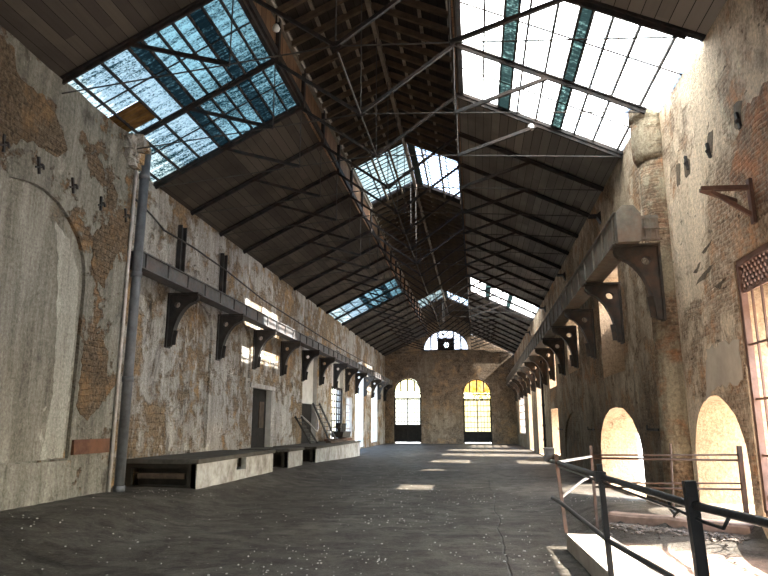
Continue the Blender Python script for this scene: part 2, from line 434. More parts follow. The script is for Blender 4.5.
# ------------------------------------------------------------------ right wall
TRW = 1.0
holesR = [arch(14.75, 19.5, .06, 2.08, 1.15, 20, .015),
          rect(15.75, 18.35, 2.9, 5.7),
          arch(22.2, 25.0, 3.5, 5.7, .5, 10, .01),
          rect(28.9, 31.5, .35, 2.35),
          arch(28.9, 31.5, 3.3, 5.7, .5, 10, .01),
          arch(35.4, 38.4, .05, 5.6, .8, 10, .01),
          arch(42.0, 44.9, .05, 5.6, .8, 10, .01),
          rect(48.5, 54.6, .95, 4.25)]
blind = arch(21.3, 27.2, .15, 2.1, 1.2, 20, .012)
bm = bmesh.new()
slab(bm, wall_outline(12.9, YF+.2, -.5, 7.85), holesR + [blind], mapR(XR), TRW, True, True, [blind])
wr = struct(link_mesh('wall_right', bm, M['wall_R'], None, False, M['reveal_R']))
bm = bmesh.new(); box(bm, XR+.06, XR+.25, 21.2, 27.3, .05, 2.2)
link_mesh('blind_arch_back', bm, M['wall_R'], wr)
bm = bmesh.new()
box(bm, XR+.75, XR+.95, 15.7, 18.4, 2.85, 4.7); box(bm, XR+.75, XR+.95, 15.7, 17.0, 4.7, 5.75)  # brick infill; its upper box is added to narrow the sun patch
link_mesh('window_infill', bm, M['infill'], wr)
bm = bmesh.new(); box(bm, XR+.75, XR+.95, 22.15, 24.0, 3.45, 5.75); box(bm, XR+.75, XR+.95, 24.0, 25.05, 3.45, 4.7)  # added infill, shaped to cut down the sun strips on the floor
link_mesh('window_infill', bm, M['infill'], wr)
holesRN = [arch(9.85, 12.1, .33, 2.1, 1.1, 20, .015), rect(5.9, 9.6, .42, 3.95)]
bm = bmesh.new()
slab(bm, wall_outline(YB, 12.4, -.5, 7.72, .06), holesRN, mapR(XRN), TRW, True, True)
wrn = struct(link_mesh('wall_right_near', bm, M['wall_RN'], None, False, M['reveal_R']))
bm = bmesh.new(); box(bm, XRN+.8, XRN+1.0, 5.85, 9.65, 3.3, 4.0); link_mesh('sun_stop_lintel', bm, M['infill'], wrn)  # added block lowering the opening's top to stop the sunlight short
# rounded pier between the two stretches of wall
bm = bmesh.new()
tube(bm, [(3.66,12.62,z) for z in (-.3,1.5,3.0,4.6,6.2,7.0)], .3, 12, [.34,.33,.31,.3,.3,.29])
pier = struct(link_mesh('trim_1', bm, M['pier_R'], None, True))
bm = bmesh.new()
tube(bm, [(3.62,12.62,z) for z in (6.75,6.9,7.5,7.62,7.66,8.0)], .3, 12, [.3,.36,.36,.33,.38,.36])
link_mesh('pier_head', bm, M['pier_R'], pier, True)

# large scars in the plaster, each with its own ragged outline
def scar(name, x, s, pts, mat, parent, th=.012, rough=.07):
    P = [V((a, b)) for a, b in pts]; out = []
    for i, p in enumerate(P):
        q = P[(i+1) % len(P)]; n = max(3, int((q-p).length/.1))
        for k in range(n):
            c = p.lerp(q, k/n); out.append((c.x+random.uniform(-rough,rough)*.7, c.y+random.uniform(-rough,rough)*.7))
    bm = bmesh.new(); slab(bm, out, [], lambda u,v,w: V((x + s*(th-w), u, v)), th)
    return link_mesh(name, bm, mat, parent)
scar('bare_patch', XLN, 1, [(7.6,8.0),(8.7,7.8),(8.92,7.37),(9.57,7.38),(10.05,7.09),(10.29,6.7),(10.09,6.49),(9.59,6.48),(9.14,6.41),(8.69,5.99),(7.6,5.9)], M['bare_L'], wln)
scar('bare_patch', XLN, 1, [(11.39,5.34),(11.76,5.71),(12.24,5.82),(12.33,5.27),(12.09,4.81),(11.93,4.43),(11.61,4.45),(11.44,4.82)], M['bare_L'], wln)
scar('bare_patch', XLN, 1, [(11.42,3.21),(11.96,3.36),(12.28,3.16),(12.32,2.46),(12.3,2.14),(11.78,1.73),(11.42,1.92)], M['bare_L'], wln)
scar('bare_patch', XLN, 1, [(11.71,6.48),(11.91,6.65),(12.13,6.46),(12.1,6.18),(11.81,6.08)], M['bare_L'], wln, rough=.04)
scar('pale_wash', XLN-.07, 1, [(10.3,5.3),(10.75,5.1),(11.15,4.5),(11.22,3.63),(11.22,1.06),(10.6,1.06),(10.76,2.08),(10.68,3.35),(10.5,4.62)], M['wash'], wln, .004, .03)
scar('bare_patch', XRN, -1, [(7.0,5.9),(8.5,5.84),(8.96,5.55),(9.37,5.15),(8.98,4.67),(8.38,4.26),(7.0,4.2)], M['bare_R'], wrn)
scar('repair_patch', XRN, -1, [(11.0,2.84),(10.26,2.86),(9.72,2.83),(9.75,2.25),(10.9,2.2),(11.3,2.04)], M['repair'], wrn)
for pts in ([(11.18,6.2),(10.88,6.11),(10.96,5.83),(11.22,5.88)],[(11.61,6.29),(11.39,6.24),(11.51,5.86),(11.68,5.89)],[(8.95,6.08),(8.69,6.02),(8.86,5.66),(9.01,5.76)],[(10.0,6.12),(9.78,6.1),(9.92,5.79),(10.13,5.84)],
            [(10.87,4.42),(10.31,4.49),(10.63,4.36)],[(10.6,4.1),(10.25,4.12),(10.83,3.96),(11.2,3.98)],[(10.4,3.75),(9.9,3.8),(10.2,3.68)],[(11.3,4.2),(10.9,4.28),(11.1,4.14)]):
    scar('broken_hole', XRN, -1, pts, M['damp'], wrn, .006, .03)

# ------------------------------------------------------------------ far wall
LUN = arch(-4.6, -.5, 8.2, 10.1, 1.85, 22)
FD = [arch(-7.3, -4.85, .03, 5.76, 1.2, 16, .01), arch(-1.13, 1.35, .03, 5.65, 1.22, 16, .01)]
bm = bmesh.new()
slab(bm, [(XL-.3,-.5),(XR+.3,-.5),(XR+.3,7.65),(QR,ZQR),(QR,ZLE),(XC,ZLR),(QL,ZLE),(QL,ZQL),(XL-.3,7.6)], [LUN]+FD, mapF(YF), .7)
wf = struct(link_mesh('wall_far', bm, M['wall_F']))
bm = bmesh.new()
slab(bm, [(XL+.02,8.0),(XR-.02,8.0),(XR-.02,8.2),(XL+.02,8.2)], [], lambda u,v,w: V((u, YF-.06+w, v)), .06)
link_mesh('string_course', bm, M['wall_F'], wf)
bm = bmesh.new(); box(bm, -7.75, -7.35, YF-.12, YF, 0, 5.2); link_mesh('pilaster_strip', bm, M['wall_F'], wf)
bm = bmesh.new()
slab(bm, [(XLN-.3,-.5),(XRN+.3,-.5),(XRN+.3,7.5),(QR,ZQR),(QR,ZLE),(XC,ZLR),(QL,ZLE),(QL,ZQL),(XLN-.3,7.6)], [arch(-4.4,-.2,-.1,4.6,2.0)], mapF(YB-.6), .6)  # wall behind the camera; its arched opening is added to let light in
struct(link_mesh('wall_back', bm, M['wall_F']))

# ------------------------------------------------------------------ floor with its gentle slopes
def smooth(a, b, x):
    t = max(0, min(1, (x-a)/(b-a))); return t*t*(3-2*t)
def curb_y(x): return 10.64 + (x-1.98)*(9.52-10.64)/(3.76-1.98)
def fz(x, y):
    h = smooth(-4.6, -6.8, x)*(.25 + .07*(1-smooth(11.5, 15, y)))*(1-smooth(22, 36, y))
    c = curb_y(x)
    if y > c + .12: h += .31*(1-smooth(c+.5, c+8, y))*smooth(1.3, 2.4, x)
    elif y > c - 2.2: h += (.02+.16*smooth(c-1.3, c, y))*smooth(1.55,2.0,x)
    return h
bm = bmesh.new()
xs = [-9.0 + .25*i for i in range(int((4.9+9.0)/.25)+1)]
ys = []
y = YB-.6
while y < YF+.7:
    ys.append(y); y += .12 if 8 < y < 12 else (.4 if y < 24 else 1.2)
ys.append(YF+.7)
g = [[bm.verts.new((x, y, fz(x, y) + random.uniform(-.006,.006)*(y<26))) for x in xs] for y in ys]
for a, b in zip(g, g[1:]):
    for i in range(len(xs)-1): bm.faces.new((a[i], a[i+1], b[i+1], b[i]))
struct(link_mesh('floor', bm, M['floor'], None, True))
bm = bmesh.new()
v = [bm.verts.new(p) for p in ((-90,-60,-.12),(90,-60,-.12),(90,170,-.12),(-90,170,-.12))]; bm.faces.new(v)
struct(link_mesh('ground', bm, M['outside_ground']))

# ------------------------------------------------------------------ roof
def slope_panel(bm, pL, pR, y0, y1, th=.05):
    (xa, za), (xb, zb) = pL, pR
    n = V((-(zb-za), 0, xb-xa)).normalized()*th
    vs = []
    for yy in (y0, y1):
        for (x, z) in ((xa,za),(xb,zb)):
            vs.append(bm.verts.new((x,yy,z))); vs.append(bm.verts.new((x+n.x,yy,z+n.z)))
    for f in ((0,2,3,1),(4,5,7,6),(0,1,5,4),(2,6,7,3),(0,4,6,2),(1,3,7,5)): bm.faces.new([vs[i] for i in f])
XSL, XSR = -4.24, -.12         # inner edge of the skylights
bmL, bmR = bmesh.new(), bmesh.new()
prev = YB-.6
for y0, y1 in SKY + [(YF+.2, None)]:
    slope_panel(bmL, (XL-.22, zl(XL-.22)), (QL, ZQL), prev, y0)
    slope_panel(bmR, (QR, ZQR), (XR+.25, zr(XR+.25)), prev, y0)
    if y1:
        slope_panel(bmL, (XSL, zl(XSL)), (QL, ZQL), y0, y1)
        slope_panel(bmR, (QR, ZQR), (XSR, zr(XSR)), y0, y1)
    prev = y1
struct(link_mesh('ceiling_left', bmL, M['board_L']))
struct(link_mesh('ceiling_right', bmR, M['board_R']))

LSK = [(21.4, 25.4), (46.9, 50.3)]
OV = .22
kz = (ZLR-ZLE)/(XC-QL)
bmA, bmB = bmesh.new(), bmesh.new()
prev = YB-.6
for y0, y1 in LSK + [(YF+.2, None)]:
    slope_panel(bmA, (QL-OV, ZLE-OV*kz), (XC, ZLR), prev, y0)
    slope_panel(bmB, (XC, ZLR), (QR+OV, ZLE-OV*kz), prev, y0)
    prev = y1
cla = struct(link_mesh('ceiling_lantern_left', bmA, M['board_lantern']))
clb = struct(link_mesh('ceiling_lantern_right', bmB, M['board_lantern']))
# boarded sides of the lantern
for nm, x, z0, par in (('side_boards', QL, ZQL, cla), ('side_boards', QR, ZQR, clb)):
    bm = bmesh.new(); box(bm, x-.03 if x == QL else x, x if x == QL else x+.03, YB-.6, YF, z0-.05, ZLE-.1)
    link_mesh(nm, bm, M['board_side'], par)
    for zz, hh in ((z0+.02,.16), (ZLE-.2,.12)):
        bm = bmesh.new(); box(bm, x+.0 if x == QL else x-.07, x+.07 if x == QL else x, YB-.6, YF, zz, zz+hh)
        link_mesh('side_rail', bm, M['iron'] if hh > .13 else M['batten'], par)
# ridge beam, battens, rafters
bm = bmesh.new(); box(bm, XC-.05, XC+.05, YB-.6, YF, ZLR-.27, ZLR-.04); link_mesh('ridge_beam', bm, M['batten'], cla)
for sgn, par in ((-1, cla), (1, clb)):
    for fr in (.3, .62, .97):
        x = XC + sgn*fr*1.95; z = ZLR - fr*1.95*kz
        bm = bmesh.new(); box(bm, x-.04, x+.04, YB-.6, YF, z-.05, z-.005)
        link_mesh('batten', bm, M['batten'], par)
    y = 7.2; first = None
    while y < 57.5:
        if not any(a-.1 < y < b+.1 for a, b in LSK):
            if first is None:
                bm = bmesh.new()
                x1 = XC + sgn*(1.95+.1); z1 = ZLR - (1.95+.1)*kz
                bar(bm, (XC+sgn*.05,0,ZLR-.13), (x1-sgn*.15,0,z1-.06), .075, .15)
                first = link_mesh('rafter', bm, M['rafter'], par); first.location = (0,y,0)
            else:
                c = first.copy(); COL.objects.link(c); c.parent = par; c.location = (0,y,0)
        y += .62

# skylights: corrugated sheets between bars, two dark strips each
def corr(bm, xa, za, xb, zb, y0, y1, amp=.018, per=.155, off=.03):
    n = V((-(zb-za), 0, xb-xa)).normalized()
    N = max(8, int((y1-y0)/per*6)); rows = []
    for i in range(N+1):
        y = y0 + (y1-y0)*i/N; d = off + amp*math.sin(2*math.pi*y/per)
        rows.append((bm.verts.new((xa+n.x*d, y, za+n.z*d)), bm.verts.new((xb+n.x*d, y, zb+n.z*d))))
    for a, b in zip(rows, rows[1:]): bm.faces.new((a[0], a[1], b[1], b[0]))

def main_skylight(num, side, y0, y1, rusty):
    zf = zl if side < 0 else zr
    xe, xi = (XL-.22, XSL) if side < 0 else (XR+.25, XSR)
    root = None
    # divisions from the eave inwards; 'S' marks the heavily soiled strips
    div = ([(xe,'p'),(-7.95,'p'),(-7.4,'p'),(-6.85,'p'),(-6.32,'S'),(-6.05,'p'),(-5.75,'p'),(-5.45,'p'),(-5.15,'S'),(-4.88,'p'),(-4.55,'p'),(xi,'')] if side < 0 else
           [(xe,'p'),(3.38,'p'),(2.86,'p'),(2.45,'p'),(2.15,'S'),(1.95,'p'),(1.6,'p'),(1.17,'p'),(.99,'S'),(.74,'p'),(.38,'p'),(xi,'')])
    frame = bmesh.new(); panes = bmesh.new(); strips = []; rust = bmesh.new(); nr = 0
    ym = (y0+y1)/2
    for i, (x, k) in enumerate(div[:-1]):
        x2 = div[i+1][0]; a, b = min(x,x2), max(x,x2)
        if k == 'p':
            for (ya, yb_) in ((y0, ym), (ym, y1)):
                if rusty and i in (1,2) and ya == y0:
                    corr(panes, a, zf(a), b, zf(b), ya, yb_-.75)
                    corr(rust, a, zf(a), b, zf(b), yb_-.75, yb_, off=.02); nr += 1
                else: corr(panes, a, zf(a), b, zf(b), ya, yb_)
        else:
            s_ = bmesh.new(); corr(s_, a, zf(a), b, zf(b), y0, y1, off=.02); strips.append(s_)
        if i: bar(frame, (x, y0, zf(x)), (x, y1, zf(x)), .04, .06)
    for yy in (y0, y1):
        bar(frame, (xe, yy, zf(xe)), (xi, yy, zf(xi)), .12, .1)
    for f in (.25, .75):
        yy = y0 + (y1-y0)*f
        bar(frame, (xe, yy, zf(xe)+.03), (xi, yy, zf(xi)+.03), .018, .03)
    bar(frame, (xi, y0, zf(xi)), (xi, y1, zf(xi)), .1, .1)
    root = struct(link_mesh('window_%d' % num, frame, M['iron']))
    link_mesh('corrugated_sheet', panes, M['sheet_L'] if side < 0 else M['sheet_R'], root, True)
    for s_ in strips: link_mesh('dark_strip', s_, M['strip_sheet'], root, True)
    if nr: link_mesh('rusty_sheet', rust, M['rust_sheet'], root, True)
    else: rust.free()
main_skylight(1, -1, *SKY[0], True); main_skylight(2, 1, *SKY[0], False)
main_skylight(3, -1, *SKY[1], False); main_skylight(4, 1, *SKY[1], False)

def lantern_skylight(num, side, y0, y1):
    sg = -1 if side < 0 else 1
    xe, ze = XC + sg*(1.95+OV), ZLR-(1.95+OV)*kz
    fr = bmesh.new(); pn = bmesh.new()
    for f in (0, .33, .66, 1):
        x = XC + (xe-XC)*f; z = ZLR + (ze-ZLR)*f
        bar(fr, (x, y0, z), (x, y1, z), .04 if 0 < f < 1 else .08, .05)
    for yy in (y0, y1): bar(fr, (XC, yy, ZLR), (xe, yy, ze), .1, .12)
    n = 12
    for i in range(1, n):
        yy = y0+(y1-y0)*i/n; bar(fr, (XC, yy, ZLR+.02), (xe, yy, ze+.02), .034, .03)
    xa, xb, za, zb = (xe, XC, ze, ZLR) if side < 0 else (XC, xe, ZLR, ze)
    corr(pn, xa, za, xb, zb, y0+.06, y1-.1)
    r = struct(link_mesh('window_%d' % num, fr, M['iron']))
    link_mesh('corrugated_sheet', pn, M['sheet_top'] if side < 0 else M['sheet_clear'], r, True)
    if side > 0:
        s_ = bmesh.new(); slope_panel(s_, (XC+.06, ZLR-.06), (XC+.34, ZLR-.06-.28*kz), y0, y1, .03)
        link_mesh('dark_strip', s_, M['strip'], r)
for i, (a, b) in enumerate(LSK):
    lantern_skylight(5+2*i, -1, a, b); lantern_skylight(6+2*i, 1, a, b)

SKEW = -.03
for o_ in list(SC.objects):          # the roof is not quite square to the walls
    r_ = o_
    while r_.parent: r_ = r_.parent
    if o_.type == 'MESH' and r_.name in ('ceiling_left','ceiling_right','window_1','window_2','window_3','window_4','window_5','window_6','window_7','window_8'):
        for v_ in o_.data.vertices: v_.co.y += SKEW*(v_.co.x - XL)

# ------------------------------------------------------------------ roof trusses
def truss_label(k):
    if k == 1: return 'dark iron roof truss along the near edge of the big skylights'
    if k == 2: return 'dark iron roof truss crossing the middle of the big skylights'
    if k == 3: return 'dark iron roof truss along the far edge of the big skylights'
    if k == 12: return 'dark iron roof truss along the near edge of the small far skylights'
    if k == 13: return 'dark iron roof truss crossing the middle of the small far skylights'
    if k == 14: return 'dark iron roof truss along the far edge of the small far skylights'
    if k < 12: return 'dark iron roof truss, %s beyond the big near skylights' % ordinal(k-3)
    return 'dark iron roof truss, %s beyond the small far skylights' % ordinal(k-14)
def build_truss():
    o = V((XC, 0, 7.75)); P = lambda x, z: V((x, 0, z)) - o
    t = thing('roof_truss', truss_label(1), 'roof truss', (XC, TY[1] + SKEW*(XC-XL), 7.75), 'iron trusses under the roof')
    t.rotation_euler.z = SKEW
    apex = P(XC, 11.4); K = P(XC, 8.12); NL, NR = P(QL, 7.97), P(QR, 7.97)
    AL, AR = P(XL+.02, 7.66), P(XR-.02, 7.66)
    qL, qR = P(QL, ZQL-.1), P(QR, ZQR-.1)
    mxL, mxR = (XL+QL)/2, (XR+QR)/2
    mL, mR = P(mxL, zl(mxL)-.12), P(mxR, zr(mxR)-.12)
    dn = V((0,0,-.1))
    def part(name, fn, m):
        bm = bmesh.new(); fn(bm); return link_mesh(name, bm, M[m], t)
    def raf(A, q):
        def f(bm):
            bar(bm, A+V((0,0,.01)), q+V((0,0,.03)), .05, .11); bar(bm, A+V((0,0,.05)), q+V((0,0,.07)), .13, .03)
        return f
    part('rafter', raf(AL, qL), 'iron'); part('rafter', raf(AR, qR), 'iron')
    part('strut', lambda bm: bar(bm, mL, NL, .07, .07), 'iron'); part('strut', lambda bm: bar(bm, mR, NR, .07, .07), 'iron')
    part('diagonal', lambda bm: bar(bm, qL, K, .065, .065), 'iron'); part('diagonal', lambda bm: bar(bm, qR, K, .065, .065), 'iron')
    for q, n in ((qL, NL), (qR, NR), (apex, K)): part('hanger_rod', lambda bm: tube(bm, [q, n], .013, 6), 'rod')
    for a, b in ((AL, NL), (NL, K), (K, NR), (NR, AR)): part('tie_rod', lambda bm: tube(bm, [a, b], .014, 6), 'rod')
    part('gusset', lambda bm: (box(bm, K.x-.1, K.x+.1, -.012, .012, K.z-.05, K.z+.09)), 'iron')
    for x, z0, z1 in ((QL+.04, ZQL-.1, ZLE-.1), (QR-.04, ZQR-.1, ZLE-.1)):
        part('lantern_post', lambda bm: box(bm, x-XC-.05, x-XC+.05, -.05, .05, z0-7.75, z1-7.75), 'iron')
    return t
tr0 = build_truss()
for k in range(2, len(TY)): copy_tree(tr0, (XC, TY[k] + SKEW*(XC-XL), 7.75), truss_label(k))
for i, (y, z) in enumerate(((17.3,7.2),(24.4,7.2),(31.5,7.2),(40.7,7.3))):
    bm = bmesh.new(); slab(bm, [(0,.12),(.1,.03),(.3,.03),(.3,-.03),(.1,-.03),(0,-.22)], [], lambda u,v,w: V((XR-u, y-.11+w, z+v)), .22)
    tag(link_mesh('wall_cleat', bm, M['bracket']), 'small black iron cleat high on the right wall above the girder, %s from the camera' % ('nearest','second','third','fourth')[i], 'cleat', 'iron cleats high on the right wall')
# rods running the length of the hall through the trusses
bm = bmesh.new(); tube(bm, [(XC,TY[1],8.12),(XC,TY[-1],8.12)], .022, 6)
tag(link_mesh('bracing_rod', bm, M['rod']), 'long thin rod running down the middle of the hall through the trusses', 'rod')

# ------------------------------------------------------------------ crane girders and their brackets
def girder(name, x0, x1, y0, y1, z0, z1, mat, label):
    t = thing(name, label, 'girder', (x0, y0, z0))
    o = V((x0, y0, z0))
    bm = bmesh.new(); box(bm, .02, x1-x0-.02, 0, y1-y0, .02, z1-z0-.02); link_mesh('web', bm, mat, t)
    for z in (0, z1-z0-.03):
        bm = bmesh.new(); box(bm, -.03, x1-x0+.03, 0, y1-y0, z, z+.03); link_mesh('flange', bm, mat, t)
    y = .25; first = None
    while y < y1-y0:
        if first is None:
            bm = bmesh.new(); box(bm, -.02, x1-x0+.02, -.025, .025, .02, z1-z0-.02); first = link_mesh('stiffener', bm, mat, t); first.location = (0,y,0)
        else:
            c = first.copy(); COL.objects.link(c); c.parent = t; c.location = (0,y,0)
        y += 1.1
    return t
girder('crane_girder', -7.68, -7.37, 13.05, YF-.14, 5.1, 5.49, M['girder'], 'long grey riveted crane girder along the left wall')
gr = girder('crane_girder', 2.72, 3.08, 12.1, YF-.02, 5.0, 5.6, M['girder_R'], 'long brown grey crane girder along the right wall')
bm = bmesh.new()      # rounded buffer box and grid plate on its near end
slab(bm, [(-.02,-.04),(.38,-.04),(.42,.1),(.42,.5),(.3,.66),(.1,.68),(-.02,.55)], [], lambda u,v,w: V((u,-.02-w,v)), .16); link_mesh('end_stop', bm, M['girder_R'], gr)
bm = bmesh.new()
for i in range(4): bar(bm, (.42+.1*i,-.05,.0), (.42+.1*i,-.05,.5), .03, .02)
for i in range(3): bar(bm, (.4,-.06,.05+.2*i), (.76,-.06,.05+.2*i), .02, .03)
box(bm, .42, .76, -.03, -.01, .0, .5); link_mesh('end_plate', bm, M['girder_R'], gr)

def bracket_mesh(s, mat, parent):
    """s=+1 arm reaches towards +x (left wall), -1 towards -x"""
    prof = [(0,0),(.8,0),(.82,-.06),(.8,-.15),(.74,-.2)]
    for i in range(1, 10):
        a = math.pi/2*i/9
        prof.append((.74 - .6*math.sin(a)**1.15, -1.34 + 1.14*math.cos(a)))
    prof += [(.12,-1.38),(0,-1.4)]
    hole = [(.25+.085*math.cos(2*math.pi*i/12), -.27+.085*math.sin(2*math.pi*i/12)) for i in range(12)]
    bm = bmesh.new(); slab(bm, prof, [hole], lambda u,v,w: V((s*u, w-.06, v)), .12)
    link_mesh('web', bm, mat, parent)
    bm = bmesh.new(); box(bm, min(0,s*.86), max(0,s*.86), -.15, .15, .0, .04); link_mesh('top_plate', bm, mat, parent)
    bm = bmesh.new()
    for p, q in zip(prof[4:13], prof[5:14]):
        bar(bm, (s*p[0],0,p[1]), (s*q[0],0,q[1]), .2, .03)
    link_mesh('curved_flange', bm, mat, parent)
    bm = bmesh.new(); box(bm, min(0,s*.04), max(0,s*.04), -.14, .14, -1.42, .0); link_mesh('wall_plate', bm, mat, parent)
def bracket_row(x, s, ys, z, mat, side):
    t0 = None
    for i, y in enumerate(ys):
        lab = 'black cast iron wall bracket under the %s girder, %s' % (side, 'nearest the camera' if i == 0 else ordinal(i+1) + ' from the camera' if i < len(ys)-1 else 'last before the far wall')
        if side == 'right': lab = lab.replace('black', 'rusty dark')
        if t0 is None:
            t0 = thing('wall_bracket', lab, 'bracket', (x, y, z), 'cast iron brackets along the %s wall' % side)
            bracket_mesh(s, mat, t0)
        else: copy_tree(t0, (x, y, z), lab)
bracket_row(XL, 1, [16.0+3.42*k for k in range(13)], 5.06, M['bracket'], 'left')
bracket_row(XR, -1, [12.75+3.3*k - (.45 if k == 0 else .35 if k == 1 else 0) for k in range(14)], 4.94, M['bracket_R'], 'right')

# ------------------------------------------------------------------ left wall fittings
bm = bmesh.new()
tube(bm, [(XLN+.13,12.92,.0),(XLN+.13,12.92,7.8)], .105, 14)
t = tag(link_mesh('downpipe', bm, M['pipe'], None, True), 'tall grey downpipe at the corner of the left wall', 'pipe')
for z in (.35, 2.6, 4.9, 7.2):
    bm = bmesh.new(); tube(bm, [(XLN+.13,12.92,z-.06),(XLN+.13,12.92,z+.06)], .125, 14); link_mesh('pipe_collar', bm, M['pipe'], t, True)
bm = bmesh.new(); tube(bm, [(XLN+.04,12.7,.25),(XLN+.04,12.7,7.3)], .035, 8)
tag(link_mesh('conduit', bm, M['rail_grey'], None, True), 'thin pale conduit just left of the tall grey downpipe', 'pipe')
bm = bmesh.new(); box(bm, XLN+.002, XLN+.06, 11.35, 12.55, 1.1, 1.37, .008)
tag(link_mesh('rusted_plate', bm, M['rust']), 'rust-red iron plate set across the foot of the left wall', 'iron plate')
for nm, y in (('first',16.3),('second',19.35)):
    t = thing('iron_stub', 'dark upright iron post standing on the left girder, %s from the downpipe' % nm, 'iron post', (XL+.02, y, 6.0), 'iron posts above the left girder')
    bm = bmesh.new(); box(bm, 0, .12, -.16, -.12, -.46, 1.1); box(bm, 0, .12, .12, .16, -.46, 1.1); link_mesh('channel_side', bm, M['bracket'], t)
    bm = bmesh.new(); box(bm, 0, .03, -.12, .12, -.35, 1.1); link_mesh('channel_back', bm, M['iron'], t)
    bm = bmesh.new(); box(bm, 0, .6, -.1, .1, -.51, -.46); link_mesh('foot_plate', bm, M['bracket'], t)
for i, (y, z) in enumerate(((8.73,6.13),(9.6,6.11),(10.58,6.11),(11.52,6.08),(12.47,6.14))):
    bm = bmesh.new()
    rz = random.uniform(-.06,.06); bar(bm, (XLN+.015,y+rz,z-.15), (XLN+.02,y-rz,z+.14), .045, .04); bar(bm, (XLN,y,z+.02), (XLN+.09,y+.03,z), .035, .035); bar(bm, (XLN+.085,y+.03,z), (XLN+.085,y+.05,z-.07), .03, .03); bar(bm, (XLN+.01,y-.07,z-.06), (XLN+.03,y+.06,z-.02), .03, .03)
    tag(link_mesh('wall_hook', bm, M['bracket']), 'small black iron hook on the left wall above the niche, %s from the left' % ordinal(i+1), 'hook', 'iron hooks on the left wall')
bm = bmesh.new()
tube(bm, [(-7.94,13.5,6.95),(-7.94,14.4,6.8),(-7.94,15.1,6.62),(-7.94,16.9,6.65),(-7.94,19.5,6.56),(-7.94,23.1,6.32),(-7.94,28.8,6.22),(-7.94,37.9,6.1),(-7.94,50,6.1)], .025, 6)
tag(link_mesh('cable', bm, M['bracket']), 'sagging black cable strung along the left wall above the girder', 'cable')
bm = bmesh.new(); box(bm, XL-.02, XL+.16, 16.0, 19.5, 5.0, 5.03)   # none visible beyond the bracket heads
bm.free()
# doorway
t = struct(bpy.data.objects.new('door_3', None)); COL.objects.link(t); t.location = (XL, 24.0, .62)
bm = bmesh.new(); box(bm, -.3, -.22, -1.1, 1.1, .0, 2.38); link_mesh('door_leaf', bm, M['door_dark'], t)
bm = bmesh.new(); box(bm, -.22, -.19, .25, .8, .9, 1.9); link_mesh('door_panel', bm, M['timber'], t)
bm = bmesh.new(); box(bm, -.1, .05, -1.45, 1.45, 2.36, 2.52, .01); link_mesh('lintel', bm, M['plinth_side'], t)
bm = bmesh.new(); box(bm, XL-.3, XL-.2, 30.25, 32.7, 2.66, 6.1); link_mesh('opening_infill', bm, M['reveal_L'], wl)
bm = bmesh.new(); box(bm, XL-.35, XL-.22, 36.4, 39.3, 3.8, 6.1); link_mesh('opening_infill', bm, M['reveal_L'], wl)
# shutter in tall opening + glazing sliver
t = struct(bpy.data.objects.new('door_4', None)); COL.objects.link(t); t.location = (XL, 31.2, .72)
bm = bmesh.new(); box(bm, -.32, -.26, -1.45, 1.35, 0, 1.95); link_mesh('shutter', bm, M['door_dark'], t)
bm = bmesh.new()
for i in range(4): bar(bm, (-.4,-1.45+.45*i,1.95), (-.4,-1.45+.45*i,5.0), .03, .03)
for i in range(6): bar(bm, (-.4,-1.45,2.2+.5*i), (-.4,1.35,2.2+.5*i), .03, .03)
link_mesh('window_bars', bm, M['grille'], t)

def grille_window(num, mapf, u0, u1, v0, v1, nu, nv, mat, th=.03, frame=.07, lattice=0.):
    """flat bar grille in (u,v)"""
    fr, bs = bmesh.new(), bmesh.new()
    def b(bm, p, q, w): bar(bm, mapf(*p, 0), mapf(*q, 0), w, w)
    for p, q in (((u0,v0),(u1,v0)),((u1,v0),(u1,v1)),((u1,v1),(u0,v1)),((u0,v1),(u0,v0))): b(fr, p, q, frame)
    vt = v1-lattice
    for i in range(1, nu): b(bs, (u0+(u1-u0)*i/nu, v0), (u0+(u1-u0)*i/nu, vt), th)
    for i in range(1, nv+(1 if lattice else 0)): b(bs, (u0, v0+(vt-v0)*i/nv), (u1, v0+(vt-v0)*i/nv), th*1.1)
    r = struct(link_mesh('window_%d' % num, fr, mat))
    link_mesh('grille_bars', bs, mat, r)
    if lattice:
        la = bmesh.new(); n = max(4, round((u1-u0)/(lattice*.28))); d = (u1-u0)/n
        for i in range(n+2):
            for s in (1, -1):
                a = u0 + d*(i-1); rows = 3
                for k in range(rows):
                    va, vb = vt+lattice*k/rows, vt+lattice*(k+1)/rows
                    p, q = a+(d if s < 0 else 0), a+(d if s > 0 else 0)
                    if u0-.01 <= min(p,q) and max(p,q) <= u1+.01: b(la, (p,va), (q,vb), th*1.2)
        link_mesh('lattice', la, mat, r)
    return r
grille_window(9, lambda u,v,w: V((XL-.1,u,v)), 36.0, 39.2, .75, 3.75, 5, 8, M['iron'], .06, .12)
grille_window(10, lambda u,v,w: V((XL-.15,u,v)), 40.3, 42.2, .9, 3.4, 3, 5, M['grille_pale'], .05, .08)
grille_window(11, lambda u,v,w: V((XR+.12,u,v)), 48.6, 54.5, 1.0, 4.2, 7, 6, M['grille_pale'], .06, .1)
gw = grille_window(12, lambda u,v,w: V((XRN+.06,u,v)), 5.95, 9.55, .5, 3.9, 12, 4, M['grille'], .026, .085, .42)
# scroll ornament near the foot of the near grille
bm = bmesh.new()
for i in range(12):
    u = 6.1 + .3*i
    for s in (-1, 1):
        pts = [V((XRN+.06, u + s*(.05+.1*math.sin(a)*(1-a/9)) , .62+.34*a/6.2+.05*math.cos(a))) for a in [k*.5 for k in range(13)]]
        tube(bm, pts, .011, 5)
link_mesh('scrollwork', bm, M['grille'], gw)

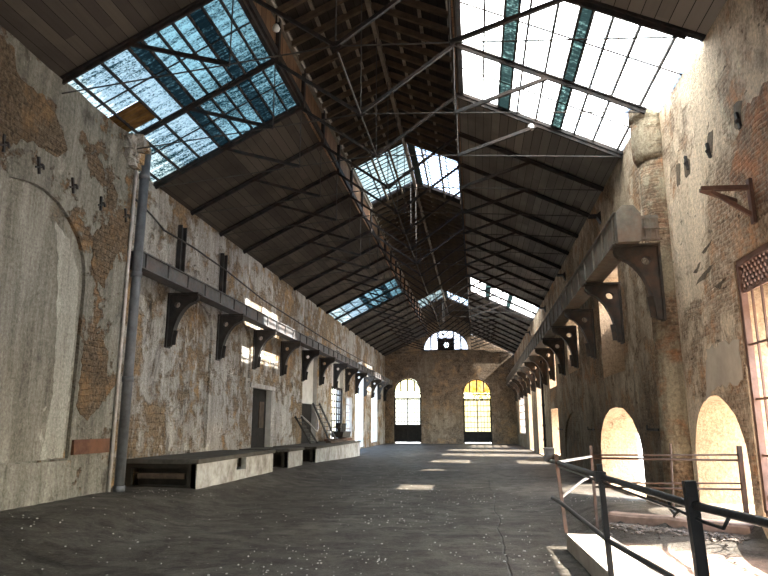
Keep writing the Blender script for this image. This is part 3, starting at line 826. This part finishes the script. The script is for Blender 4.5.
# ------------------------------------------------------------------ far doors and lunette
def far_door(num, u0, u1, top, rise, panel_h, glass_m, fan_m):
    y = YF + .2; c = (u0+u1)/2; vs = top - rise
    vt = vs - .15                      # transom
    fr = bmesh.new()
    def b(bm, p, q, w, d=.1): bar(bm, (p[0],y,p[1]), (q[0],y,q[1]), w, d, (0,1,0)) 
    for x in (u0+.05, u1-.05): b(fr, (x,.03), (x,vs), .1)
    b(fr, (u0,vt), (u1,vt), .1, .32); b(fr, (u0,vt-.4), (u1,vt-.4), .1, .1)
    pts = [(c+(u1-u0)/2*.97*math.cos(math.pi*i/16), vs+rise*.97*math.sin(math.pi*i/16)) for i in range(17)]
    for p, q in zip(pts, pts[1:]): b(fr, p, q, .1, .1)
    for i in (-1,0,1):
        x = c+i*(u1-u0)*.25; b(fr, (x,vs), (x, vs+rise*math.sqrt(max(0,1-(2*(x-c)/(u1-u0))**2))), .1, .1)
    root = struct(link_mesh('door_%d' % num, fr, M['iron']))
    fg = bmesh.new(); slab(fg, pts, [], lambda u,v,w: V((u,y+.02+w,v)), .004, back=False); link_mesh('fanlight_glass', fg, fan_m, root)
    for s in (0, 1):
        a, bb = (u0+.1, c-.02) if s == 0 else (c+.02, u1-.1)
        lf = bmesh.new()
        for x in (a, bb): b(lf, (x,.1), (x,vt-.45), .06, .06)
        for z in (panel_h+.1, vt-.5): b(lf, (a,z), (bb,z), .08, .06)
        for i in range(1,4): b(lf, (a+(bb-a)*i/4,panel_h), (a+(bb-a)*i/4,vt-.5), .032, .03)
        for i in range(1,6): b(lf, (a,panel_h+(vt-.5-panel_h)*i/6), (bb,panel_h+(vt-.5-panel_h)*i/6), .055, .04)
        leaf = link_mesh('door_leaf', lf, M['iron'], root)
        pb = bmesh.new(); box(pb, a, bb, y-.03, y+.03, .12, panel_h+.1); link_mesh('lower_panel', pb, M['door_dark'], leaf)
        gb = bmesh.new(); slab(gb, rect(a,bb,panel_h+.1,vt-.5), [], lambda u,v,w: V((u,y+.03+w,v)), .004, back=False); link_mesh('glass', gb, glass_m, leaf)
far_door(1, -7.3, -4.85, 5.72, 1.2, 1.5, M['pane_white'], M['pane_yellow'])
far_door(2, -1.13, 1.35, 5.61, 1.22, .9, M['pane_yellow'], M['pane_amber'])
fr = bmesh.new(); y = YF+.25
c, hw = -2.55, 2.05
pts = [(c+hw*math.cos(math.pi*i/20), 8.25+1.85*math.sin(math.pi*i/20)) for i in range(21)]
for p, q in zip(pts, pts[1:]): bar(fr, (p[0],y,p[1]), (q[0],y,q[1]), .12, .12)
bar(fr, (c-hw,y,8.25), (c+hw,y,8.25), .12, .12)
for x in (-1.36,-.7,.7,1.36): bar(fr, (c+x,y,8.25), (c+x,y,8.25+1.85*math.sqrt(1-(x/hw)**2))  , .13, .1)
lw = struct(link_mesh('window_13', fr, M['iron']))
gb = bmesh.new(); slab(gb, pts, [rect(c-.65,c+.65,8.32,9.3)], lambda u,v,w: V((u,y+.04+w,v)), .004, back=False); link_mesh('glass', gb, M['pane_violet'], lw)
gb = bmesh.new()
hole = [(c+.05+.22*math.cos(2*math.pi*i/14), 8.72+.24*math.sin(2*math.pi*i/14)) for i in range(14)]
slab(gb, rect(c-.7,c+.7,8.28,9.35), [hole], lambda u,v,w: V((u,y-.02+w,v)), .05); fb = link_mesh('fan_board', gb, M['door_dark'], lw)
gb = bmesh.new(); bar(gb, (c-.1,y,8.5), (c+.1,y,8.95), .06, .03); bar(gb, (c-.15,y,8.85), (c+.1,y,8.72), .05, .03); link_mesh('fan_blade', gb, M['iron'], fb)

# ------------------------------------------------------------------ plinths along the left wall
def plinth(label, x0, x1, y0, y1, z0, z1, niche=False, notch=None):
    t = thing('plinth', label, 'plinth', (x0, y0, z0), 'whitewashed plinths along the left wall')
    L, W, H = y1-y0, x1-x0, z1-z0
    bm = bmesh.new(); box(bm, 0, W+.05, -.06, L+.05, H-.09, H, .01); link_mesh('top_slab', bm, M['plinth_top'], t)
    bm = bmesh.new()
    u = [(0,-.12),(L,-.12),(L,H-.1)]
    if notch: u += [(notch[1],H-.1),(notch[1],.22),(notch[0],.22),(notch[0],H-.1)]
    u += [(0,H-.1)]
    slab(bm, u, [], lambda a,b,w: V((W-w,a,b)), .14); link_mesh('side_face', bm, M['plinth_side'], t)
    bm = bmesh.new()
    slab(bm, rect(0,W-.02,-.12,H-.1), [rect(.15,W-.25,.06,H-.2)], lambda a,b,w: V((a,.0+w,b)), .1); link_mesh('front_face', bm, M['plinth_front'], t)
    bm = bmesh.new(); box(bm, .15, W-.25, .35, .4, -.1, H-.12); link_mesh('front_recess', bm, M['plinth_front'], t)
    if niche:
        bm = bmesh.new(); box(bm, .3, W-.3, .02, .12, .2, .32); link_mesh('cross_bar', bm, M['timber'], t)
    return t
plinth('long low whitewashed plinth beside the tall grey downpipe', -8.04, -6.3, 14.3, 19.9, .24, .87, True, (2.5,3.2))
plinth('short whitewashed plinth block, middle of the row by the left wall', -8.04, -6.3, 21.6, 23.4, .22, .84)
plinth('longest plinth with the leaning ladder, farthest along the left wall', -8.04, -6.3, 25.4, 35.2, .1, .8)

# clutter on the far plinth
def ladder(label, p0, p1, side, n, w, r=.035):
    """p0 foot, p1 head, side = unit vector across"""
    p0, p1, side = V(p0), V(p1), V(side)
    t = thing('ladder', label, 'ladder', p0)
    for s in (-1, 1):
        bm = bmesh.new(); bar(bm, side*s*w/2, p1-p0+side*s*w/2*.85, .07, .07); link_mesh('stile', bm, M['bracket'], t)
    for i in range(n):
        f = (i+.5)/n; c = (p1-p0)*f
        bm = bmesh.new(); bar(bm, c-side*w/2, c+side*w/2, .035, .035); link_mesh('rung', bm, M['bracket'], t)
ladder('dark metal ladder leaning on the left wall beside the grilled window', (-7.3,33.0,.82), (-7.95,31.9,2.7), (.2,.98,0), 9, .85)
ladder('dark slatted rack propped at the left of the boarded opening', (-7.3,29.0,.82), (-7.95,28.6,2.0), (.2,.98,0), 7, .7)
bm = bmesh.new()
tube(bm, [(-7.95,29.1,2.05),(-7.75,29.7,1.75),(-7.6,30.4,1.38),(-7.6,30.8,1.32),(-7.65,31.2,1.5),(-7.75,31.4,1.95),(-7.9,31.5,2.2),(-7.98,31.5,2.3)], .038, 8)
tag(link_mesh('rope', bm, M['cloth'], None, True), 'pale sagging rope hung in front of the boarded opening', 'rope')
t = thing('scrap_heap_machine', 'black broken machine lying on planks under the grilled window', 'machine', (-7.2,34.6,.96))
bm = bmesh.new(); box(bm, -.3, .3, -.9, 1.0, 0, .3, .05); link_mesh('body', bm, M['bracket'], t)
bm = bmesh.new(); bar(bm, (0,-.6,.2), (.1,-1.2,.6), .16, .18); bar(bm, (.1,-1.2,.6), (.1,-1.4,.66), .28, .24); link_mesh('lever', bm, M['bracket'], t)
bm = bmesh.new()
for i in range(5): bar(bm, (0,-.6+.35*i,.25), (.05,-.5+.35*i,.75), .06, .06)
link_mesh('fins', bm, M['bracket'], t)
for i, (a, b_, m, lab) in enumerate((((-6.75,29.5,.87),(-6.6,32.4,.87),'timber','short brown plank lying beneath the dark ladder'),
                                  ((-7.05,31.9,.87),(-7.0,36.0,.87),'timber_red','reddish plank under the broken machine, nearer the hall'),
                                  ((-7.5,32.4,.87),(-7.45,36.3,.87),'timber_red','dark red plank under the broken machine, nearer the wall'))):
    bm = bmesh.new(); bar(bm, a, b_, .24, .1)
    tag(link_mesh('plank', bm, M[m]), lab, 'plank', 'planks on the far plinth')
# ------------------------------------------------------------------ right side fittings
bm = bmesh.new(); tube(bm, [(XR-.12,33.9,.0),(XR-.12,33.9,4.95)], .06, 10)
t = tag(link_mesh('downpipe', bm, M['bracket'], None, True), 'dark slender pipe on the right wall before the bright doorway', 'pipe')
for z in (.9, 1.6, 2.6):
    bm = bmesh.new(); tube(bm, [(XR-.12,33.9,z-.05),(XR-.12,33.9,z+.05)], .085, 10); link_mesh('pipe_collar', bm, M['bracket'], t, True)
t = thing('metal_bin', 'small dark box standing at the foot of the right wall', 'box', (3.28,31.2,.0))
bm = bmesh.new(); box(bm, -.22, .2, -.3, .3, 0, .55, .01); link_mesh('body', bm, M['bracket'], t)
bm = bmesh.new(); box(bm, -.25, .2, -.33, .33, .55, .6); link_mesh('lid', bm, M['bracket'], t)
t = thing('angle_bracket', 'rusty triangular angle bracket on the right wall above the near grille', 'bracket', (XRN, 8.7, 4.75))
bm = bmesh.new(); bar(bm, (0,0,0), (-.62,.1,.05), .07, .06); bar(bm, (0,.55,.0), (-.6,.15,.05), .06, .05); link_mesh('arm', bm, M['grille'], t)
bm = bmesh.new(); bar(bm, (0,0,-.42), (-.5,.08,.0), .05, .05); link_mesh('brace', bm, M['grille'], t)
bm = bmesh.new(); box(bm, -.06, -.014, -.05, .05, -.5, .12); link_mesh('wall_plate', bm, M['grille'], t)
for i, (y, z, nm) in enumerate(((10.99,6.08,'beside the rounded pier'),(9.98,5.86,'above the near arch'),(8.82,5.79,'highest above the near grille'))):
    bm = bmesh.new(); bar(bm, (XRN-.01,y-.03,z-.14), (XRN-.02,y+.03,z+.12), .06, .04); bar(bm, (XRN,y,z), (XRN-.06,y,z-.03), .05, .05)
    tag(link_mesh('wall_hook', bm, M['bracket']), 'small black iron cramp on the right wall, ' + nm, 'hook', 'iron cramps on the right wall')
for i, (y, z, nm) in enumerate(((20.6,1.5,'between the open arch and the blind arch'),(13.6,1.55,'between the two open arches'),(28.0,1.45,'beyond the blind arch'))):
    bm = bmesh.new(); bar(bm, (XR,y,z), (XR-.16,y,z+.01), .04, .04); bar(bm, (XR-.15,y,z), (XR-.15,y,z+.09), .03, .03); bar(bm, (XR-.015,y-.3,z), (XR-.015,y+.3,z), .03, .05)
    tag(link_mesh('iron_peg', bm, M['bracket']), 'black iron peg low on the right wall, ' + nm, 'peg', 'iron pegs on the right wall')

# coping, curb, rubble
t = thing('coping_slab', 'pale sunlit concrete coping slab under the black handrail', 'slab', (1.45, 7.5, 0))
bm = bmesh.new()
slab(bm, [(-.29,1.95),(.27,1.95),(.42,-.5),(.5,-5.0),(-.08,-5.0),(-.165,-.8),(-.2,-.2)], [], lambda u,v,w: V((u,v,.2-w)), .24)
bmesh.ops.bevel(bm, geom=[e for e in bm.edges], offset=.012, segments=1, affect='EDGES')
link_mesh('coping_body', bm, M['slab'], t)
cx0, cy0, cx1, cy1 = 1.95, 10.66, 3.58, 9.64
d = V((cx1-cx0, cy1-cy0, 0)).normalized(); nrm = V((-d.y, d.x, 0))
bm = bmesh.new(); n = 9; top = []
for i in range(n+1):
    c = V((cx0,cy0,0)).lerp(V((cx1,cy1,0)), i/n) + nrm*random.uniform(-.02,.02)
    zt = .33 + random.uniform(-.015,.015)
    top.append([bm.verts.new(c+V((0,0,-.05))), bm.verts.new(c+V((0,0,zt-.03))), bm.verts.new(c+nrm*.04+V((0,0,zt))), bm.verts.new(c+nrm*.26+V((0,0,zt))), bm.verts.new(c+nrm*.26+V((0,0,-.05)))])
for a, b in zip(top, top[1:]):
    for i in range(5): bm.faces.new((a[i], a[(i+1)%5], b[(i+1)%5], b[i]))
bm.faces.new(top[0]); bm.faces.new(top[-1][::-1])
tag(link_mesh('stone_curb', bm, M['curb']), 'pinkish stone curb edging the raised floor by the right arches', 'curb')
bm = bmesh.new()
def stone(bm, c, r):
    vs = bmesh.ops.create_icosphere(bm, subdivisions=1, radius=r)['verts']
    sx, sy, sz = random.uniform(.7,1.3), random.uniform(.7,1.3), random.uniform(.4,.8)
    for v in vs: v.co = V((v.co.x*sx*random.uniform(.8,1.15), v.co.y*sy*random.uniform(.8,1.15), v.co.z*sz)) + c
for i in range(900):
    u = random.random(); dd = -abs(random.gauss(0,.16))-.02
    c = V((cx0,cy0,0)).lerp(V((cx1,cy1,0)), u) + nrm*dd
    stone(bm, V((c.x, c.y, fz(c.x,c.y)+.01)), random.choice((.008,.01,.012,.015,.02,.025,.035)))
r_ = tag(link_mesh('rubble', bm, M['rubble']), 'loose grey rubble heaped along the foot of the stone curb', 'rubble'); r_['kind'] = 'stuff'
bm = bmesh.new()
cl = [(random.uniform(-7,2.5), 4.5+21*random.random()**1.4) for _ in range(60)]
for i in range(2400):
    if random.random() < .7:
        a = random.choice(cl); x, y = random.gauss(a[0],.5), random.gauss(a[1],.6)
    else: x, y = random.uniform(-7.5,3.2), random.uniform(4,34)
    if not (-7.2 < x < 3.3) or (x > 1.0 and y < 10.9) or (x < -5.9 and y > 13.8): continue
    r = random.choice((.004,.005,.006,.008,.01,.012,.016))*(1 if y < 16 else .7)
    stone(bm, V((x, y, fz(x,y)+r*.2)), r)
r_ = tag(link_mesh('debris_chips', bm, M['chip']), 'small pale chips of plaster scattered over the floor', 'debris'); r_['kind'] = 'stuff'

# black handrail
t = thing('handrail', 'black steel handrail running beside the sunlit coping slab', 'handrail', (1.4, 8.0, 0))
o = V((1.4, 8.0, 0))
def part(name, m, fn, par=None, smooth=False):
    bm = bmesh.new(); fn(bm); return link_mesh(name, bm, M[m], par or t, smooth)
P3b, P3t = V((1.17,9.5,.2))-o, V((1.10,9.62,1.24))-o
P2b, P2t = V((1.235,6.75,0))-o, V((1.185,6.75,1.27))-o
P1b, P1t = V((1.50,4.85,0))-o, V((1.44,4.85,1.27))-o
part('post', 'rail_rust', lambda bm: bar(bm, P3b, P3t, .045, .045))
part('post', 'rail', lambda bm: bar(bm, P2b, P2t, .05, .05))
part('post', 'rail', lambda bm: bar(bm, P1b, P1t, .075, .075))
part('top_rail', 'rail', lambda bm: tube(bm, [V((1.08,10.05,1.12))-o, V((1.13,9.7,1.12))-o, V((1.16,8.2,1.14))-o, V((1.2,6.75,1.15))-o, V((1.45,4.85,1.11))-o, V((1.6,4.05,1.11))-o, V((1.75,2.5,1.1))-o], .03, 8), None, True)
part('lower_rail', 'rail', lambda bm: tube(bm, [V((1.05,9.85,.62))-o, V((1.11,9.6,.6))-o, V((1.22,6.75,.56))-o, V((1.39,5.34,.55))-o, V((1.45,2.5,.53))-o], .026, 8), None, True)
part('hand_loop', 'rail', lambda bm: tube(bm, [V((1.12,9.6,1.07))-o, V((1.2,6.75,1.1))-o, V((1.33,6.0,1.06))-o, V((1.42,5.2,1.045))-o, V((1.47,4.7,1.02))-o, V((1.5,4.45,1.02))-o, V((1.52,4.4,1.09))-o], .012, 6), None, True)
part('clamp', 'rail', lambda bm: box(bm, P2t.x-.05, P2t.x+.05, P2t.y-.05, P2t.y+.05, 1.1, 1.2))
part('clamp', 'rail', lambda bm: tube(bm, [V((1.43,5.35,1.09))-o, V((1.43,5.33,1.03))-o, V((1.43,5.2,1.0))-o, V((1.43,5.1,1.04))-o], .016, 6))
part('end_arm', 'rail_grey', lambda bm: bar(bm, V((1.12,9.64,1.13))-o, V((1.68,10.25,1.18))-o, .05, .03))
part('end_arm', 'rail_grey', lambda bm: tube(bm, [V((1.14,9.56,.66))-o, V((1.3,9.7,.76))-o, V((1.5,9.95,.86))-o, V((1.68,10.22,.9))-o], .018, 6))
# rusty guard rail beside the right arches
t = thing('guard_rail', 'thin rusty guard rail across the right arches', 'guard rail', (1.72, 10.3, .1))
o = V((1.72, 10.3, .1))
F1, F2, F3 = V((1.72,10.3,.05)), V((2.78,10.2,.34)), V((3.6,9.75,.36))
part('post', 'rail_rust', lambda bm: bar(bm, F1-o, V((1.70,10.32,1.34))-o, .04, .04))
part('post', 'rail_rust', lambda bm: tube(bm, [F2-o, V((2.76,9.98,1.38))-o], .018, 6))
part('post', 'rail_rust', lambda bm: bar(bm, F3-o, V((3.6,9.75,1.36))-o, .055, .055))
def gz(x, y): return y
for a, b, r in ((1.2,1.24,.014),(1.155,1.165,.017),(.80,.86,.013),(.74,.78,.016)):
    part('rail', 'rail_rust', lambda bm: tube(bm, [V((1.71,10.31,a))-o, V((2.77,9.98,(a+b)/2))-o, V((3.62,9.75,b))-o], r, 6), None, True)
# lamps under the roof
for x, y, z, lab in ((1.5,14.45,8.58,'small white lamp hung under the right roof slope beside the skylight'),
                     (-4.12,12.15,10.2,'small white lamp high on the left side of the roof lantern')):
    t = thing('lamp', lab, 'lamp', (x,y,z))
    bm = bmesh.new(); tube(bm, [(0,0,-.09),(0,0,-.06),(0,0,.0),(0,0,.06),(0,0,.09)], .07, 10, [.03,.075,.09,.06,.03]); link_mesh('bulb', bm, M['white'], t, True)
    bm = bmesh.new(); tube(bm, [(0,0,.08),(0,0,.32)], .018, 6); link_mesh('stem', bm, M['iron'], t)

# trees beyond the far doors
def tree(x, y, h, r, label, seed):
    rnd = random.Random(seed)
    t = thing('tree', label, 'tree', (x, y, -.12))
    bm = bmesh.new(); tube(bm, [(0,0,0),(.1,.1,h*.35),(-.1,0,h*.7)], .2, 8, [.24,.18,.08]); link_mesh('trunk', bm, M['bark'], t, True)
    bm = bmesh.new()
    for i in range(1400):
        u = V((rnd.gauss(0,1), rnd.gauss(0,1), rnd.gauss(0,1))).normalized()*r*rnd.random()**.4
        c = V((u.x, u.y, h*.62+u.z*1.1)); s = rnd.uniform(.12,.26)
        a = V((rnd.gauss(0,1), rnd.gauss(0,1), rnd.gauss(0,1))).normalized(); b = a.orthogonal().normalized()
        bm.faces.new([bm.verts.new(c+a*s), bm.verts.new(c+b*s*.5), bm.verts.new(c-a*s), bm.verts.new(c-b*s*.5)])
    link_mesh('foliage', bm, M['foliage'], t)
tree(.6, 68, 8.5, 3.4, 'yellow leafed tree seen through the right far door', 3)

# ------------------------------------------------------------------ light, sky, camera
SUN_DIR = V((-1.0, .05, -.86)).normalized()
sun = bpy.data.lights.new('sun', 'SUN'); sun.energy = 12.0; sun.angle = .009; sun.color = (1,.95,.86)
so = bpy.data.objects.new('sun', sun); COL.objects.link(so)
so.rotation_euler = SUN_DIR.to_track_quat('-Z', 'Y').to_euler(); so.location = (30,0,40)
w = bpy.data.worlds.new('sky'); SC.world = w; w.use_nodes = True
nt = w.node_tree; nt.nodes.clear()
out = nt.nodes.new('ShaderNodeOutputWorld'); bg = nt.nodes.new('ShaderNodeBackground'); sk = nt.nodes.new('ShaderNodeTexSky')
sk.sky_type = 'NISHITA'; sk.sun_disc = False; sk.sun_elevation = math.radians(40.5); sk.sun_rotation = math.atan2(1.0, -.12)
sk.air_density = 1.2; sk.dust_density = 1.5
nt.links.new(sk.outputs[0], bg.inputs[0]); bg.inputs[1].default_value = .55
nt.links.new(bg.outputs[0], out.inputs[0])

def portal(loc, d, sx, sy):
    l = bpy.data.lights.new('daylight_portal', 'AREA'); l.shape = 'RECTANGLE'; l.size = sx; l.size_y = sy
    l.cycles.is_portal = True
    o = bpy.data.objects.new('daylight_portal', l); COL.objects.link(o); o.location = loc
    o.rotation_euler = V(d).to_track_quat('-Z', 'Z').to_euler()
for y, sx, z, sz in ((17.1,4.8,1.05,2.1),(17.1,2.7,4.3,2.8),(23.6,2.8,4.6,2.2),(30.2,2.6,1.35,2.0),(30.2,2.6,4.5,2.4),(36.9,3.0,2.8,5.6),(43.4,2.9,2.8,5.6),(51.5,6.1,2.6,3.3)):
    portal((XR+TRW+.02,y,z), (-1,0,0), sx, sz)
for y, sx, z, sz in ((11,2.3,1.2,1.8),(7.75,3.7,2.2,3.5)): portal((XRN+TRW+.02,y,z), (-1,0,0), sx, sz)
for y, sx, z, sz in ((31.15,2.8,3.4,5.3),(37.6,3.2,3.4,5.3),(41.25,1.9,2.1,2.5),(45,3.1,3,5.9),(51.8,3,2.8,5.1)):
    portal((XL-TLW-.02,y,z), (1,0,0), sx, sz)
portal((-2.3,YB-.65,2.2), (0,1,0), 4.2, 4.6)

cam = bpy.data.cameras.new('camera'); co_ = bpy.data.objects.new('camera', cam); COL.objects.link(co_)
cam.sensor_width = 36; cam.sensor_fit = 'HORIZONTAL'; cam.lens = 640*36/768; cam.clip_end = 400; cam.clip_start = .05
Rw = [[0.9901570581638685, -0.029194369540457413, -0.13688202568419594],
      [0.13996070937328683, 0.20653661437247192, 0.9683767999881467],
      [0.0, -0.9780032288856167, 0.20858975116076042]]
m = Matrix([[Rw[i][0], -Rw[i][1], -Rw[i][2]] for i in range(3)]).to_4x4()
m.translation = (0, 0, 1.65)
co_.matrix_world = m
SC.camera = co_
SC.view_settings.view_transform = 'Standard'; SC.view_settings.look = 'None'
SC.view_settings.gamma = 1; SC.view_settings.use_curve_mapping = False
SC.view_settings.exposure = 2.15
SC.cycles.max_bounces = 10; SC.cycles.diffuse_bounces = 7; SC.cycles.transmission_bounces = 8; SC.cycles.transparent_max_bounces = 12
SC.cycles.sample_clamp_indirect = 12
